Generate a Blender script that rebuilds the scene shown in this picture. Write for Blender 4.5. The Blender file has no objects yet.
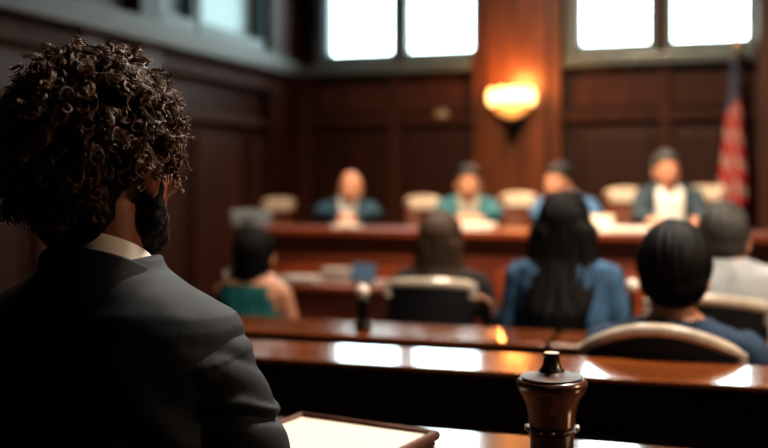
import bpy, bmesh, math, random
from mathutils import Vector, Matrix, Euler, noise
random.seed(7)
COL = bpy.context.scene.collection
PI = math.pi
def rad(d): return math.radians(d)

# ------------------------------------------------------------------ camera numbers
F = 1067.0; A = rad(18.93); CA = math.cos(A); SA = math.sin(A); CZ = 1.28; HY = 183.0
def R(px, Z, z=0.0):
    """room point seen at photo column px, at depth Z in front of the camera, height z"""
    X = (px - 384.0) * Z / F
    return Vector((X * CA - Z * SA, X * SA + Z * CA, z))
def zat(py, Z): return CZ - (py - HY) * Z / F
def Zrow(px, yr):
    """depth at column px of a line that runs along the room at y = yr"""
    return (yr / CA) / (1 + (SA / CA) * (px - 384.0) / F)
def on(px, yr, z=0.0): return R(px, Zrow(px, yr), z)

# ------------------------------------------------------------------ materials
MATS = {}
def new_mat(name):
    m = bpy.data.materials.new(name); m.use_nodes = True
    nt = m.node_tree; b = nt.nodes['Principled BSDF']
    MATS[name] = m
    return m, nt, b
def plain(name, col, rough=0.6, metal=0.0, spec=0.5, sheen=0.0, coat=0.0, noise_amt=0.25, nscale=18.0, bump=0.0, bscale=300.0, sss=0.0, rnd=0.0):
    m, nt, b = new_mat(name)
    b.inputs['Roughness'].default_value = rough; b.inputs['Metallic'].default_value = metal
    b.inputs['Specular IOR Level'].default_value = spec
    b.inputs['Sheen Weight'].default_value = sheen; b.inputs['Sheen Roughness'].default_value = 0.4
    b.inputs['Coat Weight'].default_value = coat; b.inputs['Coat Roughness'].default_value = 0.1
    if sss:
        b.inputs['Subsurface Weight'].default_value = sss; b.inputs['Subsurface Radius'].default_value = (0.02, 0.008, 0.004)
        b.inputs['Subsurface Scale'].default_value = 0.5
    tc = nt.nodes.new('ShaderNodeTexCoord'); n = nt.nodes.new('ShaderNodeTexNoise')
    n.inputs['Scale'].default_value = nscale; n.inputs['Detail'].default_value = 4
    nt.links.new(tc.outputs['Object'], n.inputs['Vector'])
    r = nt.nodes.new('ShaderNodeValToRGB')
    lo = [max(0, c * (1 - noise_amt)) for c in col]; hi = [min(1, c * (1 + noise_amt)) for c in col]
    r.color_ramp.elements[0].position = 0.3; r.color_ramp.elements[1].position = 0.7
    r.color_ramp.elements[0].color = (*lo, 1); r.color_ramp.elements[1].color = (*hi, 1)
    nt.links.new(n.outputs['Fac'], r.inputs['Fac']); nt.links.new(r.outputs['Color'], b.inputs['Base Color'])
    if bump:
        n2 = nt.nodes.new('ShaderNodeTexNoise'); n2.inputs['Scale'].default_value = bscale
        nt.links.new(tc.outputs['Object'], n2.inputs['Vector'])
        bp = nt.nodes.new('ShaderNodeBump'); bp.inputs['Strength'].default_value = bump; bp.inputs['Distance'].default_value = 0.003
        nt.links.new(n2.outputs['Fac'], bp.inputs['Height']); nt.links.new(bp.outputs['Normal'], b.inputs['Normal'])
    return m
def wood(name, dark, light, rough=0.3, coat=0.3, stretch=(1, 12, 12), scale=1.6, spec=0.5, crough=0.12):
    m, nt, b = new_mat(name)
    tc = nt.nodes.new('ShaderNodeTexCoord'); mp = nt.nodes.new('ShaderNodeMapping')
    mp.inputs['Scale'].default_value = stretch
    nt.links.new(tc.outputs['Object'], mp.inputs['Vector'])
    n = nt.nodes.new('ShaderNodeTexNoise'); n.inputs['Scale'].default_value = scale; n.inputs['Detail'].default_value = 6; n.inputs['Distortion'].default_value = 0.8
    nt.links.new(mp.outputs['Vector'], n.inputs['Vector'])
    r = nt.nodes.new('ShaderNodeValToRGB'); e = r.color_ramp.elements
    e[0].position = 0.32; e[1].position = 0.7; e[0].color = (*dark, 1); e[1].color = (*light, 1)
    nt.links.new(n.outputs['Fac'], r.inputs['Fac']); nt.links.new(r.outputs['Color'], b.inputs['Base Color'])
    b.inputs['Roughness'].default_value = rough; b.inputs['Specular IOR Level'].default_value = spec
    b.inputs['Coat Weight'].default_value = coat; b.inputs['Coat Roughness'].default_value = crough
    return m
def glow(name, col, strength):
    m, nt, b = new_mat(name)
    b.inputs['Base Color'].default_value = (*[min(1, c) for c in col], 1); b.inputs['Roughness'].default_value = 0.4
    b.inputs['Emission Strength'].default_value = strength
    tc = nt.nodes.new('ShaderNodeTexCoord'); n = nt.nodes.new('ShaderNodeTexNoise'); n.inputs['Scale'].default_value = 1.5
    nt.links.new(tc.outputs['Object'], n.inputs['Vector'])
    r = nt.nodes.new('ShaderNodeValToRGB')
    r.color_ramp.elements[0].color = (*[c * 0.85 for c in col], 1); r.color_ramp.elements[1].color = (*col, 1)
    nt.links.new(n.outputs['Fac'], r.inputs['Fac']); nt.links.new(r.outputs['Color'], b.inputs['Emission Color'])
    return m

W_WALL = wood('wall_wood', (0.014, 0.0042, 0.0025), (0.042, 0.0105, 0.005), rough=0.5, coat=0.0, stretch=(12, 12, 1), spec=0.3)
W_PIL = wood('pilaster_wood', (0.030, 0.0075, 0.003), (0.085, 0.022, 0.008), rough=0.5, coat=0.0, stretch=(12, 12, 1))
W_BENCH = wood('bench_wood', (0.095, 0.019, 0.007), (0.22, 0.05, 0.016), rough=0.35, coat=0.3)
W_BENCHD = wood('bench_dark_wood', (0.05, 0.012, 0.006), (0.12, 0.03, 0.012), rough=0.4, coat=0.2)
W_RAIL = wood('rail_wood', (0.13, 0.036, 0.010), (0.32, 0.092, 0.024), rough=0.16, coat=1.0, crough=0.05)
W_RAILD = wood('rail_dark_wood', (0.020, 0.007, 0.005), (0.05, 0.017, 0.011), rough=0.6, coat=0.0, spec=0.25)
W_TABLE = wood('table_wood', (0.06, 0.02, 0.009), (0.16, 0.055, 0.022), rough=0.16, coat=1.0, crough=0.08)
W_GAVEL = wood('gavel_wood', (0.05, 0.017, 0.008), (0.11, 0.038, 0.017), rough=0.3, coat=0.5, stretch=(10, 10, 1), scale=6)
W_GAVELD = wood('gavel_dark_wood', (0.010, 0.005, 0.0035), (0.025, 0.011, 0.007), rough=0.38, coat=0.2, stretch=(10, 10, 1), scale=6)
M_FLOOR = wood('floor_wood', (0.02, 0.008, 0.005), (0.05, 0.02, 0.011), rough=0.4, coat=0.1, stretch=(8, 1, 8))
M_CEIL = plain('ceiling_plaster', (0.16, 0.13, 0.10), rough=0.9)
M_FRAME = plain('window_frame_haze_grey', (0.11, 0.15, 0.16), rough=0.5)  # grey raised so the haze around the windows sits in the base colour
W_TRIM = wood('dark_trim_wood', (0.022, 0.006, 0.003), (0.062, 0.016, 0.007), rough=0.65, coat=0.0, stretch=(12, 12, 1), spec=0.3)
M_LEDGE = plain('grey_brown_ledge', (0.042, 0.036, 0.032), rough=0.5)
M_PANE = glow('window_daylight_glass', (0.74, 0.97, 1.0), 13.0)
M_PANE2 = glow('side_window_dull_glass', (0.36, 0.53, 0.57), 0.20)
M_BULB = glow('warm_bulb_glass', (1.0, 0.66, 0.27), 4.5)
M_BOWL = glow('amber_bowl_glass', (1.0, 0.50, 0.16), 0.8)
M_BRASS = plain('brass', (0.45, 0.27, 0.09), rough=0.3, metal=1.0)
M_DARKMETAL = plain('dark_metal', (0.02, 0.018, 0.016), rough=0.35, metal=0.8)
M_STEEL = plain('bright_metal', (0.75, 0.66, 0.55), rough=0.18, metal=1.0, noise_amt=0.05)
M_PLAQUE = plain('plaque_metal', (0.45, 0.40, 0.34), rough=0.4, metal=0.5)
M_PAPER = plain('paper', (0.82, 0.78, 0.70), rough=0.8, noise_amt=0.04)
M_PAGE = plain('cream_page', (0.66, 0.59, 0.46), rough=0.8, noise_amt=0.03)
M_LEATHER = plain('brown_leather', (0.09, 0.03, 0.016), rough=0.6, spec=0.3, bump=0.3, bscale=200)
M_BLUE = plain('blue_folder', (0.06, 0.12, 0.20), rough=0.5)
M_GREYBOX = plain('grey_card', (0.28, 0.25, 0.23), rough=0.7)
M_BLACKPAD = plain('black_padding', (0.010, 0.010, 0.011), rough=0.7, spec=0.3)
M_RIM = plain('pale_rim_highlight', (0.55, 0.46, 0.36), rough=0.3, coat=0.4)  # pale base paints the lit-edge highlight of the black chairs; also the gavel end
M_CHBROWN = plain('brown_chair_leather', (0.16, 0.05, 0.025), rough=0.45)
M_CREAM = plain('cream_and_highlight', (0.74, 0.63, 0.50), rough=0.7)  # paints the highlight on the empty chairs; also the cream papers
M_SKIN = plain('skin_light', (0.56, 0.27, 0.17), rough=0.5, noise_amt=0.08, sss=0.1)
M_SKIN2 = plain('skin_tan', (0.52, 0.25, 0.15), rough=0.5, noise_amt=0.08, sss=0.1)
M_SKINM = plain('skin_warm', (0.17, 0.06, 0.032), rough=0.45, noise_amt=0.12, sss=0.1, bump=0.15, bscale=250)
M_LIP = plain('lip', (0.32, 0.10, 0.08), rough=0.45)
M_EYE = plain('eye', (0.05, 0.03, 0.02), rough=0.15)
M_HAIRBLK = plain('black_hair', (0.005, 0.004, 0.004), rough=0.6, spec=0.2)
M_HAIRBRN = plain('brown_hair', (0.045, 0.024, 0.013), rough=0.5, spec=0.4)
M_HAIRDKB = plain('dark_brown_hair', (0.012, 0.008, 0.006), rough=0.5)
M_HAIRGREY = plain('grey_hair', (0.055, 0.048, 0.043), rough=0.55)
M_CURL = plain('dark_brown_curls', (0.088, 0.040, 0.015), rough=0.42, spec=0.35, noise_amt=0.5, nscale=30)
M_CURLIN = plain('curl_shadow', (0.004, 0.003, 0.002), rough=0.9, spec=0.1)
M_BEARD = plain('beard', (0.010, 0.007, 0.005), rough=0.7, spec=0.2, bump=0.6, bscale=350)
M_SUIT = plain('charcoal_wool', (0.0052, 0.0078, 0.0108), rough=0.66, spec=0.27, sheen=0.03, bump=0.35, bscale=900, noise_amt=0.35, nscale=60)
M_TROUSER = plain('dark_trousers', (0.012, 0.012, 0.015), rough=0.8)
M_SHOE = plain('black_shoe', (0.01, 0.009, 0.009), rough=0.3)
M_SHIRT = plain('white_shirt', (0.74, 0.74, 0.72), rough=0.8, noise_amt=0.04)
M_SHIRTG = plain('pale_grey_shirt', (0.52, 0.53, 0.53), rough=0.85, noise_amt=0.06)
M_TEALJ = plain('dark_teal_jacket', (0.014, 0.05, 0.08), rough=0.8)
M_TEALJ2 = plain('teal_jacket', (0.03, 0.13, 0.155), rough=0.8)
M_BLUEJ = plain('blue_jacket', (0.05, 0.13, 0.24), rough=0.8)
M_SLATEJ = plain('slate_jacket', (0.028, 0.05, 0.068), rough=0.8)
M_DENIM = plain('denim', (0.045, 0.105, 0.185), rough=0.85, bump=0.2, noise_amt=0.35)
M_TEALTOP = plain('teal_top', (0.010, 0.13, 0.125), rough=0.7)
M_NAVY = plain('navy_cloth', (0.016, 0.038, 0.075), rough=0.85)
M_BLACKC = plain('black_cloth', (0.008, 0.008, 0.009), rough=0.85)
M_TAN = plain('taupe_shirt', (0.30, 0.26, 0.22), rough=0.8)
M_PEARL = plain('pale_pearl', (0.7, 0.66, 0.6), rough=0.25)
M_TIE = plain('dark_tie', (0.03, 0.03, 0.045), rough=0.6)

# ------------------------------------------------------------------ mesh helpers
class MB:
    def __init__(s): s.v = []; s.f = []
    def add(s, vs, fs, M=None):
        o = len(s.v)
        s.v.extend([(M @ Vector(p)) if M is not None else Vector(p) for p in vs])
        s.f.extend([tuple(i + o for i in f) for f in fs]); return s
    def merge(s, o, M=None): return s.add(o.v, o.f, M)
    def box(s, lo, hi, bev=0.0, M=None, seg=2):
        bm = bmesh.new(); bmesh.ops.create_cube(bm, size=1)
        for v in bm.verts:
            v.co = Vector([(lo[i] + hi[i]) / 2 + v.co[i] * (hi[i] - lo[i]) for i in range(3)])
        if bev > 0: bmesh.ops.bevel(bm, geom=list(bm.edges), offset=bev, segments=seg, affect='EDGES', profile=0.5)
        bm.verts.index_update()
        s.add([v.co.copy() for v in bm.verts], [[v.index for v in f.verts] for f in bm.faces], M); bm.free(); return s
    def ell(s, c, r, M=None, seg=20, rings=12, rot=None):
        vs = []; fs = []; c = Vector(c)
        for i in range(rings + 1):
            t = PI * i / rings
            for j in range(seg):
                p = 2 * PI * j / seg
                q = Vector((r[0] * math.sin(t) * math.cos(p), r[1] * math.sin(t) * math.sin(p), r[2] * math.cos(t)))
                if rot is not None: q = rot @ q
                vs.append(c + q)
        top = 0
        for i in range(rings):
            for j in range(seg):
                a = i * seg + j; b = i * seg + (j + 1) % seg; d = a + seg; e = b + seg
                if i == 0: fs.append((j, d, e)) if False else fs.append((a, d, e))
                elif i == rings - 1: fs.append((a, d, b))
                else: fs.append((a, d, e, b))
        s.add(vs, fs, M); return s
    def cap(s, p0, p1, r0, r1, M=None, seg=14, hr=5):
        p0 = Vector(p0); p1 = Vector(p1); d = p1 - p0; L = d.length or 1e-6; d = d / L
        q = d.to_track_quat('Z', 'Y').to_matrix()
        prof = []
        for i in range(hr + 1):
            t = PI / 2 * i / hr; prof.append((max(r0 * math.sin(t), 1e-4), -r0 * math.cos(t)))
        for i in range(hr + 1):
            t = PI / 2 * i / hr; prof.append((max(r1 * math.cos(t), 1e-4), L + r1 * math.sin(t)))
        vs = []; fs = []
        for (r, z) in prof:
            for j in range(seg):
                a = 2 * PI * j / seg; vs.append(p0 + q @ Vector((r * math.cos(a), r * math.sin(a), z)))
        n = len(prof)
        for i in range(n - 1):
            for j in range(seg):
                a = i * seg + j; b = i * seg + (j + 1) % seg; fs.append((a, b, b + seg, a + seg))
        fs.append(tuple(reversed(range(seg)))); fs.append(tuple(range((n - 1) * seg, n * seg)))
        s.add(vs, fs, M); return s
    def loft(s, secs, M=None, seg=32, pw=2.0, closed=True):
        """secs: (cx, cy, z, rx, ry[, tilt]) stacked (super)ellipse sections"""
        vs = []; fs = []
        for sec in secs:
            cx, cy, z, rx, ry = sec[:5]; tl = sec[5] if len(sec) > 5 else 0.0
            for j in range(seg):
                a = 2 * PI * j / seg; c = math.cos(a); sn = math.sin(a)
                x = rx * math.copysign(abs(c) ** (2 / pw), c); y = ry * math.copysign(abs(sn) ** (2 / pw), sn)
                vs.append(Vector((cx + x, cy + y, z + tl * y)))
        n = len(secs)
        for i in range(n - 1):
            for j in range(seg):
                a = i * seg + j; b = i * seg + (j + 1) % seg; fs.append((a, b, b + seg, a + seg))
        if closed:
            fs.append(tuple(reversed(range(seg)))); fs.append(tuple(range((n - 1) * seg, n * seg)))
        s.add(vs, fs, M); return s
    def lathe(s, prof, M=None, seg=40):
        vs = []; fs = []
        for (r, z) in prof:
            for j in range(seg):
                a = 2 * PI * j / seg; vs.append(Vector((max(r, 1e-4) * math.cos(a), max(r, 1e-4) * math.sin(a), z)))
        n = len(prof)
        for i in range(n - 1):
            for j in range(seg):
                a = i * seg + j; b = i * seg + (j + 1) % seg; fs.append((a, b, b + seg, a + seg))
        fs.append(tuple(reversed(range(seg)))); fs.append(tuple(range((n - 1) * seg, n * seg)))
        s.add(vs, fs, M); return s
    def tube(s, pts, r, M=None, seg=8, rend=None, capit=True):
        pts = [Vector(p) for p in pts]; n = len(pts); vs = []; fs = []
        up = Vector((0.13, 0.21, 0.97))
        t0 = (pts[1] - pts[0]).normalized(); nrm = t0.cross(up)
        if nrm.length < 1e-3: nrm = t0.cross(Vector((1, 0, 0)))
        nrm.normalize()
        for i, p in enumerate(pts):
            t = (pts[min(i + 1, n - 1)] - pts[max(i - 1, 0)])
            t = t.normalized() if t.length > 1e-9 else t0
            nrm = nrm - t * nrm.dot(t)
            nrm = nrm.normalized() if nrm.length > 1e-6 else t.orthogonal().normalized()
            bn = t.cross(nrm)
            rr = r if rend is None else r + (rend - r) * i / (n - 1)
            for j in range(seg):
                a = 2 * PI * j / seg; vs.append(p + nrm * (rr * math.cos(a)) + bn * (rr * math.sin(a)))
        for i in range(n - 1):
            for j in range(seg):
                a = i * seg + j; b = i * seg + (j + 1) % seg; fs.append((a, b, b + seg, a + seg))
        if capit:
            fs.append(tuple(reversed(range(seg)))); fs.append(tuple(range((n - 1) * seg, n * seg)))
        s.add(vs, fs, M); return s
    def grid(s, fn, nu, nv, M=None, thick=None):
        """fn(u,v) -> point; sheet"""
        vs = [Vector(fn(i / nu, j / nv)) for j in range(nv + 1) for i in range(nu + 1)]
        fs = [(j * (nu + 1) + i, j * (nu + 1) + i + 1, (j + 1) * (nu + 1) + i + 1, (j + 1) * (nu + 1) + i) for j in range(nv) for i in range(nu)]
        s.add(vs, fs, M); return s
    def mesh(s, name):
        me = bpy.data.meshes.new(name); me.from_pydata([tuple(v) for v in s.v], [], s.f); me.update(); return me

def fix_normals(me):
    bm = bmesh.new(); bm.from_mesh(me); bmesh.ops.recalc_face_normals(bm, faces=list(bm.faces)); bm.to_mesh(me); bm.free()

def obj(name, mb, m, parent=None, smooth=True, angle=28):
    me = mb if isinstance(mb, bpy.types.Mesh) else mb.mesh(name)
    me.name = name
    fix_normals(me)
    if len(me.materials) == 0: me.materials.append(m)
    o = bpy.data.objects.new(name, me); COL.objects.link(o)
    if parent is not None: o.parent = parent
    if smooth:
        me.polygons.foreach_set('use_smooth', [True] * len(me.polygons))
        try: me.set_sharp_from_angle(angle=rad(angle))
        except Exception: pass
        if len(me.polygons) < 1500 and angle < 100:
            wn = o.modifiers.new('wn', 'WEIGHTED_NORMAL'); wn.keep_sharp = True; wn.weight = 100
    return o
def fuse(mb, voxel=0.006, it=4, fac=0.5):
    me = mb.mesh('tmp'); fix_normals(me)
    o = bpy.data.objects.new('tmp', me); COL.objects.link(o)
    r = o.modifiers.new('r', 'REMESH'); r.mode = 'VOXEL'; r.voxel_size = voxel; r.adaptivity = 0
    if it:
        s = o.modifiers.new('s', 'SMOOTH'); s.iterations = it; s.factor = fac
    dg = bpy.context.evaluated_depsgraph_get()
    out = bpy.data.meshes.new_from_object(o.evaluated_get(dg))
    bpy.data.objects.remove(o); bpy.data.meshes.remove(me)
    return out
def displace(me, fn):
    """fn(co, normal) -> offset vector"""
    ns = [v.normal.copy() for v in me.vertices]
    for v, n in zip(me.vertices, ns): v.co = v.co + fn(v.co, n)
    me.update()
def thing(name, label, cat, loc=(0, 0, 0), rz=0.0, group=None):
    o = bpy.data.objects.new(name, None); COL.objects.link(o); o.empty_display_size = 0.1
    o.location = loc; o.rotation_euler = (0, 0, rz); o['label'] = label; o['category'] = cat
    if group: o['group'] = group
    return o
def tag(o, label, cat, group=None):
    o['label'] = label; o['category'] = cat
    if group: o['group'] = group
    return o
def struct(name, mb, m, parent=None, smooth=True):
    o = obj(name, mb, m, parent, smooth)
    if parent is None: o['kind'] = 'structure'
    return o
def dup(root, loc, rz, label, group=None):
    r = root.copy(); COL.objects.link(r); r.location = loc; r.rotation_euler = (0, 0, rz); r['label'] = label
    if group: r['group'] = group
    for ch in list(root.children):
        c = ch.copy(); COL.objects.link(c); c.parent = r
        for g in list(ch.children):
            d = g.copy(); COL.objects.link(d); d.parent = c
    return r

# ------------------------------------------------------------------ room shell
XL = -3.78; XR = 3.9; YB = 9.0 * CA; YF = -2.6; HC = 4.5
SILL = 2.35; WTOP = 4.05
def wx(px): return on(px, YB).x
struct('floor', MB().box((XL - 0.3, YF - 0.3, -0.1), (XR + 0.3, YB + 0.3, 0.0)), M_FLOOR)
struct('ceiling', MB().box((XL - 0.3, YF - 0.3, HC), (XR + 0.3, YB + 0.3, HC + 0.1)), M_CEIL)
def wall_with_holes(lo, hi, holes, axis, t0, t1):
    """panel between lo and hi (along axis) and 0..HC with rectangular holes (a,b,z0,z1)"""
    mb = MB()
    cuts = sorted(set([lo, hi] + [h[0] for h in holes] + [h[1] for h in holes]))
    def put(a, b, z0, z1):
        if axis == 'x': mb.box((a, t0, z0), (b, t1, z1))
        else: mb.box((t0, a, z0), (t1, b, z1))
    for a, b in zip(cuts[:-1], cuts[1:]):
        hh = [h for h in holes if h[0] <= a + 1e-6 and h[1] >= b - 1e-6]
        if hh:
            put(a, b, 0, hh[0][2]); put(a, b, hh[0][3], HC)
        else: put(a, b, 0, HC)
    return mb
bank = [(329, 394.5), (407, 475), (579.5, 651), (671, 749)]
holes = [(wx(a), wx(b), SILL, WTOP) for a, b in bank]
struct('wall_back', wall_with_holes(XL - 0.3, XR + 0.3, holes, 'x', YB, YB + 0.3), W_WALL, smooth=False)
def lw(px):  # y on the left wall at column px
    d = (px - 384.0) / F; t = XL / (d * CA - SA); return t * (d * SA + CA)
lholes = [(lw(158), lw(190), 2.42, 4.0), (lw(197), lw(259), 2.42, 4.0), (3.6, 5.2, 2.42, 4.0)]
struct('wall_left', wall_with_holes(YF - 0.3, YB + 0.3, lholes, 'y', XL - 0.3, XL), W_WALL, smooth=False)
struct('wall_right', MB().box((XR, YF - 0.3, 0), (XR + 0.3, YB + 0.3, HC)), W_WALL)
struct('wall_front', MB().box((XL - 0.3, YF - 0.3, 0), (XR + 0.3, YF, HC)), W_WALL)

def window(n, a, b, z0, z1, axis, w, pane_mat, flip=1):
    """frame + pane in a hole; w is the wall face, the wall runs away from the room along flip"""
    fr = MB(); t = 0.035
    def put(mb, a0, a1, q0, q1, d0, d1, bev=0.004):
        d0, d1 = sorted((w + flip * d0, w + flip * d1))
        if axis == 'x': mb.box((a0, d0, q0), (a1, d1, q1), bev)
        else: mb.box((d0, a0, q0), (d1, a1, q1), bev)
    put(fr, a - 0.03, a + t * 0.4, z0 - 0.02, z1 + 0.05, -0.035, 0.10); put(fr, b - t * 0.4, b + 0.03, z0 - 0.02, z1 + 0.05, -0.035, 0.10)
    put(fr, a, b, z1 - t, z1 + 0.05, -0.035, 0.10); put(fr, a - 0.03, b + 0.03, z0 - 0.06, z0 + 0.02, -0.04, 0.10)
    o = struct('window_%d' % n, fr, M_FRAME)
    p = MB(); put(p, a, b, z0, z1, 0.08, 0.095, 0)
    obj('pane', p, pane_mat, o)
    m = MB()
    put(m, a, b, z0 + (z1 - z0) * 0.62, z0 + (z1 - z0) * 0.62 + 0.03, 0.05, 0.08)
    obj('glazing_bar', m, M_FRAME, o)
for i, h in enumerate(holes): window(i + 1, h[0], h[1], h[2], h[3], 'x', YB, M_PANE, 1)
for i, h in enumerate(lholes): window(i + 5, h[0], h[1], h[2], h[3], 'y', XL, M_PANE2, -1)

# mouldings, panels and pilasters on the back wall
tn = [0]
def trim(mb, m):
    tn[0] += 1; return struct('trim_%d' % tn[0], mb, m)
def bw(mb, px0, px1, z0, z1, d, bev=0.008): mb.box((wx(px0), YB - d, z0), (wx(px1), YB + 0.01, z1), bev)
M_SILLC = plain('haze_grey_sill', (0.09, 0.115, 0.12), rough=0.35, coat=0.3)  # haze below the windows put into the sill colour
mb = MB(); mb.box((XL + 0.14, YB - 0.12, 2.19), (wx(474), YB + 0.01, 2.285), 0.02); trim(mb, M_SILLC)
mb = MB(); mb.box((wx(566), YB - 0.12, 2.19), (wx(756), YB + 0.01, 2.285), 0.02); trim(mb, M_SILLC)
mb = MB(); bw(mb, 318, 328, 2.29, 4.2, 0.07); bw(mb, 566, 578, 2.29, 4.2, 0.07); bw(mb, 751, 757, 2.29, 4.2, 0.07); trim(mb, M_SILLC)
mb = MB()
for a, b in ((318, 474), (572, 752)): bw(mb, a, b, 1.86, 2.10, 0.025, 0.012)
trim(mb, W_TRIM)
mb = MB(); mb.box((XL, YB - 0.06, 1.76), (XR, YB + 0.01, 1.83), 0.015); trim(mb, W_TRIM)
mb = MB()
for a, b in ((322, 388), (406, 468), (584, 655), (678, 748)):
    bw(mb, a, b, 0.45, 1.68, 0.025, 0.018)
trim(mb, W_WALL)
mb = MB()
for a, b in ((296, 312), (391, 401), (660, 671)): bw(mb, a, b, 0, 2.19, 0.05, 0.012)
trim(mb, W_TRIM)
# wide pilaster that carries the lamp; its glow is partly painted into the orange wood
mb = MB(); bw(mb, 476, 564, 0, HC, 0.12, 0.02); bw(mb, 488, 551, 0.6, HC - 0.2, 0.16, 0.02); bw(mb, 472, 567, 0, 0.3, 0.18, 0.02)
trim(mb, wood('lamp_glow_pilaster_wood', (0.06, 0.018, 0.006), (0.15, 0.045, 0.013), rough=0.4, coat=0.15, stretch=(12, 12, 1)))
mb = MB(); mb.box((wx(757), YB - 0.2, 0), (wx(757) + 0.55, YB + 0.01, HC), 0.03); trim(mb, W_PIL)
# left wall: ledge, posts, panels
mb = MB(); mb.box((XL - 0.01, YF, 2.17), (XL + 0.17, YB, 2.30), 0.025); mb.box((XL - 0.01, YF, 2.30), (XL + 0.10, YB, 2.36), 0.02); trim(mb, M_LEDGE)
mb = MB(); mb.box((XL - 0.01, YF, 2.03), (XL + 0.08, YB, 2.17), 0.02); mb.box((XL - 0.01, YF, 1.72), (XL + 0.05, YB, 1.80), 0.02); trim(mb, W_TRIM)
mb = MB()
for a, b in ((lw(128), lw(152)), (lw(262), YB), (3.1, 3.4), (5.3, 5.55)): mb.box((XL - 0.01, a, 0), (XL + 0.09, b, HC), 0.015)
trim(mb, W_WALL)
mb = MB()
y = -2.2
while y < YB - 0.8:
    mb.box((XL - 0.01, y, 0.4), (XL + 0.03, y + 0.72, 1.64), 0.018); y += 0.9
trim(mb, W_TRIM)
struct('baseboard_left', MB().box((XL, YF, 0), (XL + 0.04, YB, 0.18), 0.01), W_WALL)
struct('baseboard_back', MB().box((XL, YB - 0.04, 0), (XR, YB, 0.18), 0.01), W_WALL)
# judges' platform
struct('platform', MB().box((-3.4, 6.78, 0), (2.6, YB - 0.21, 0.15), 0.01), M_FLOOR)

# ------------------------------------------------------------------ wall lamp, plaque
p = on(514.5, YB - 0.16); lz = zat(97, Zrow(514.5, YB - 0.25))
t = thing('wall_lamp', 'lit amber wall lamp with a row of glowing globes on the wide wooden pilaster', 'wall lamp', (p.x, YB - 0.16, lz))
obj('back_plate', MB().box((-0.07, -0.02, -0.28), (0.07, -0.001, -0.02), 0.008), M_DARKMETAL, t)
arm = MB().tube([(0, -0.02, -0.22), (0, -0.07, -0.25), (0, -0.11, -0.22), (0, -0.12, -0.15)], 0.014)
arm.lathe([(0.0, -0.31), (0.02, -0.29), (0.035, -0.25), (0.05, -0.18), (0.03, -0.15)], Matrix.Translation((0, -0.115, 0)))
obj('bracket', arm, M_DARKMETAL, t)
bowl = MB().loft([(0, -0.115, -0.16, 0.05, 0.03), (0, -0.115, -0.13, 0.11, 0.045), (0, -0.115, -0.085, 0.145, 0.055), (0, -0.115, -0.06, 0.155, 0.058)])
obj('bowl', bowl, M_BOWL, t)
for k in range(5):
    gx = (k - 2) * 0.078
    o = obj('globe', MB().ell((gx, -0.115, 0.01 - 0.012 * (abs(k - 2) == 2)), (0.037, 0.040, 0.070)), M_BULB, t)
p = on(443, YB); t = thing('wall_plaque', 'small round pale plaque on the dark panel under the left windows', 'plaque', (p.x, YB - 0.03, zat(117, Zrow(443, YB))))
Mx = Matrix.Rotation(rad(90), 4, 'X')
obj('disc', MB().lathe([(0.0, 0.012), (0.05, 0.012), (0.062, 0.008), (0.062, 0.0)], Mx), M_PLAQUE, t)
obj('rim', MB().lathe([(0.056, 0.0), (0.056, 0.018), (0.07, 0.018), (0.072, 0.0)], Mx), M_BRASS, t)

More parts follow.
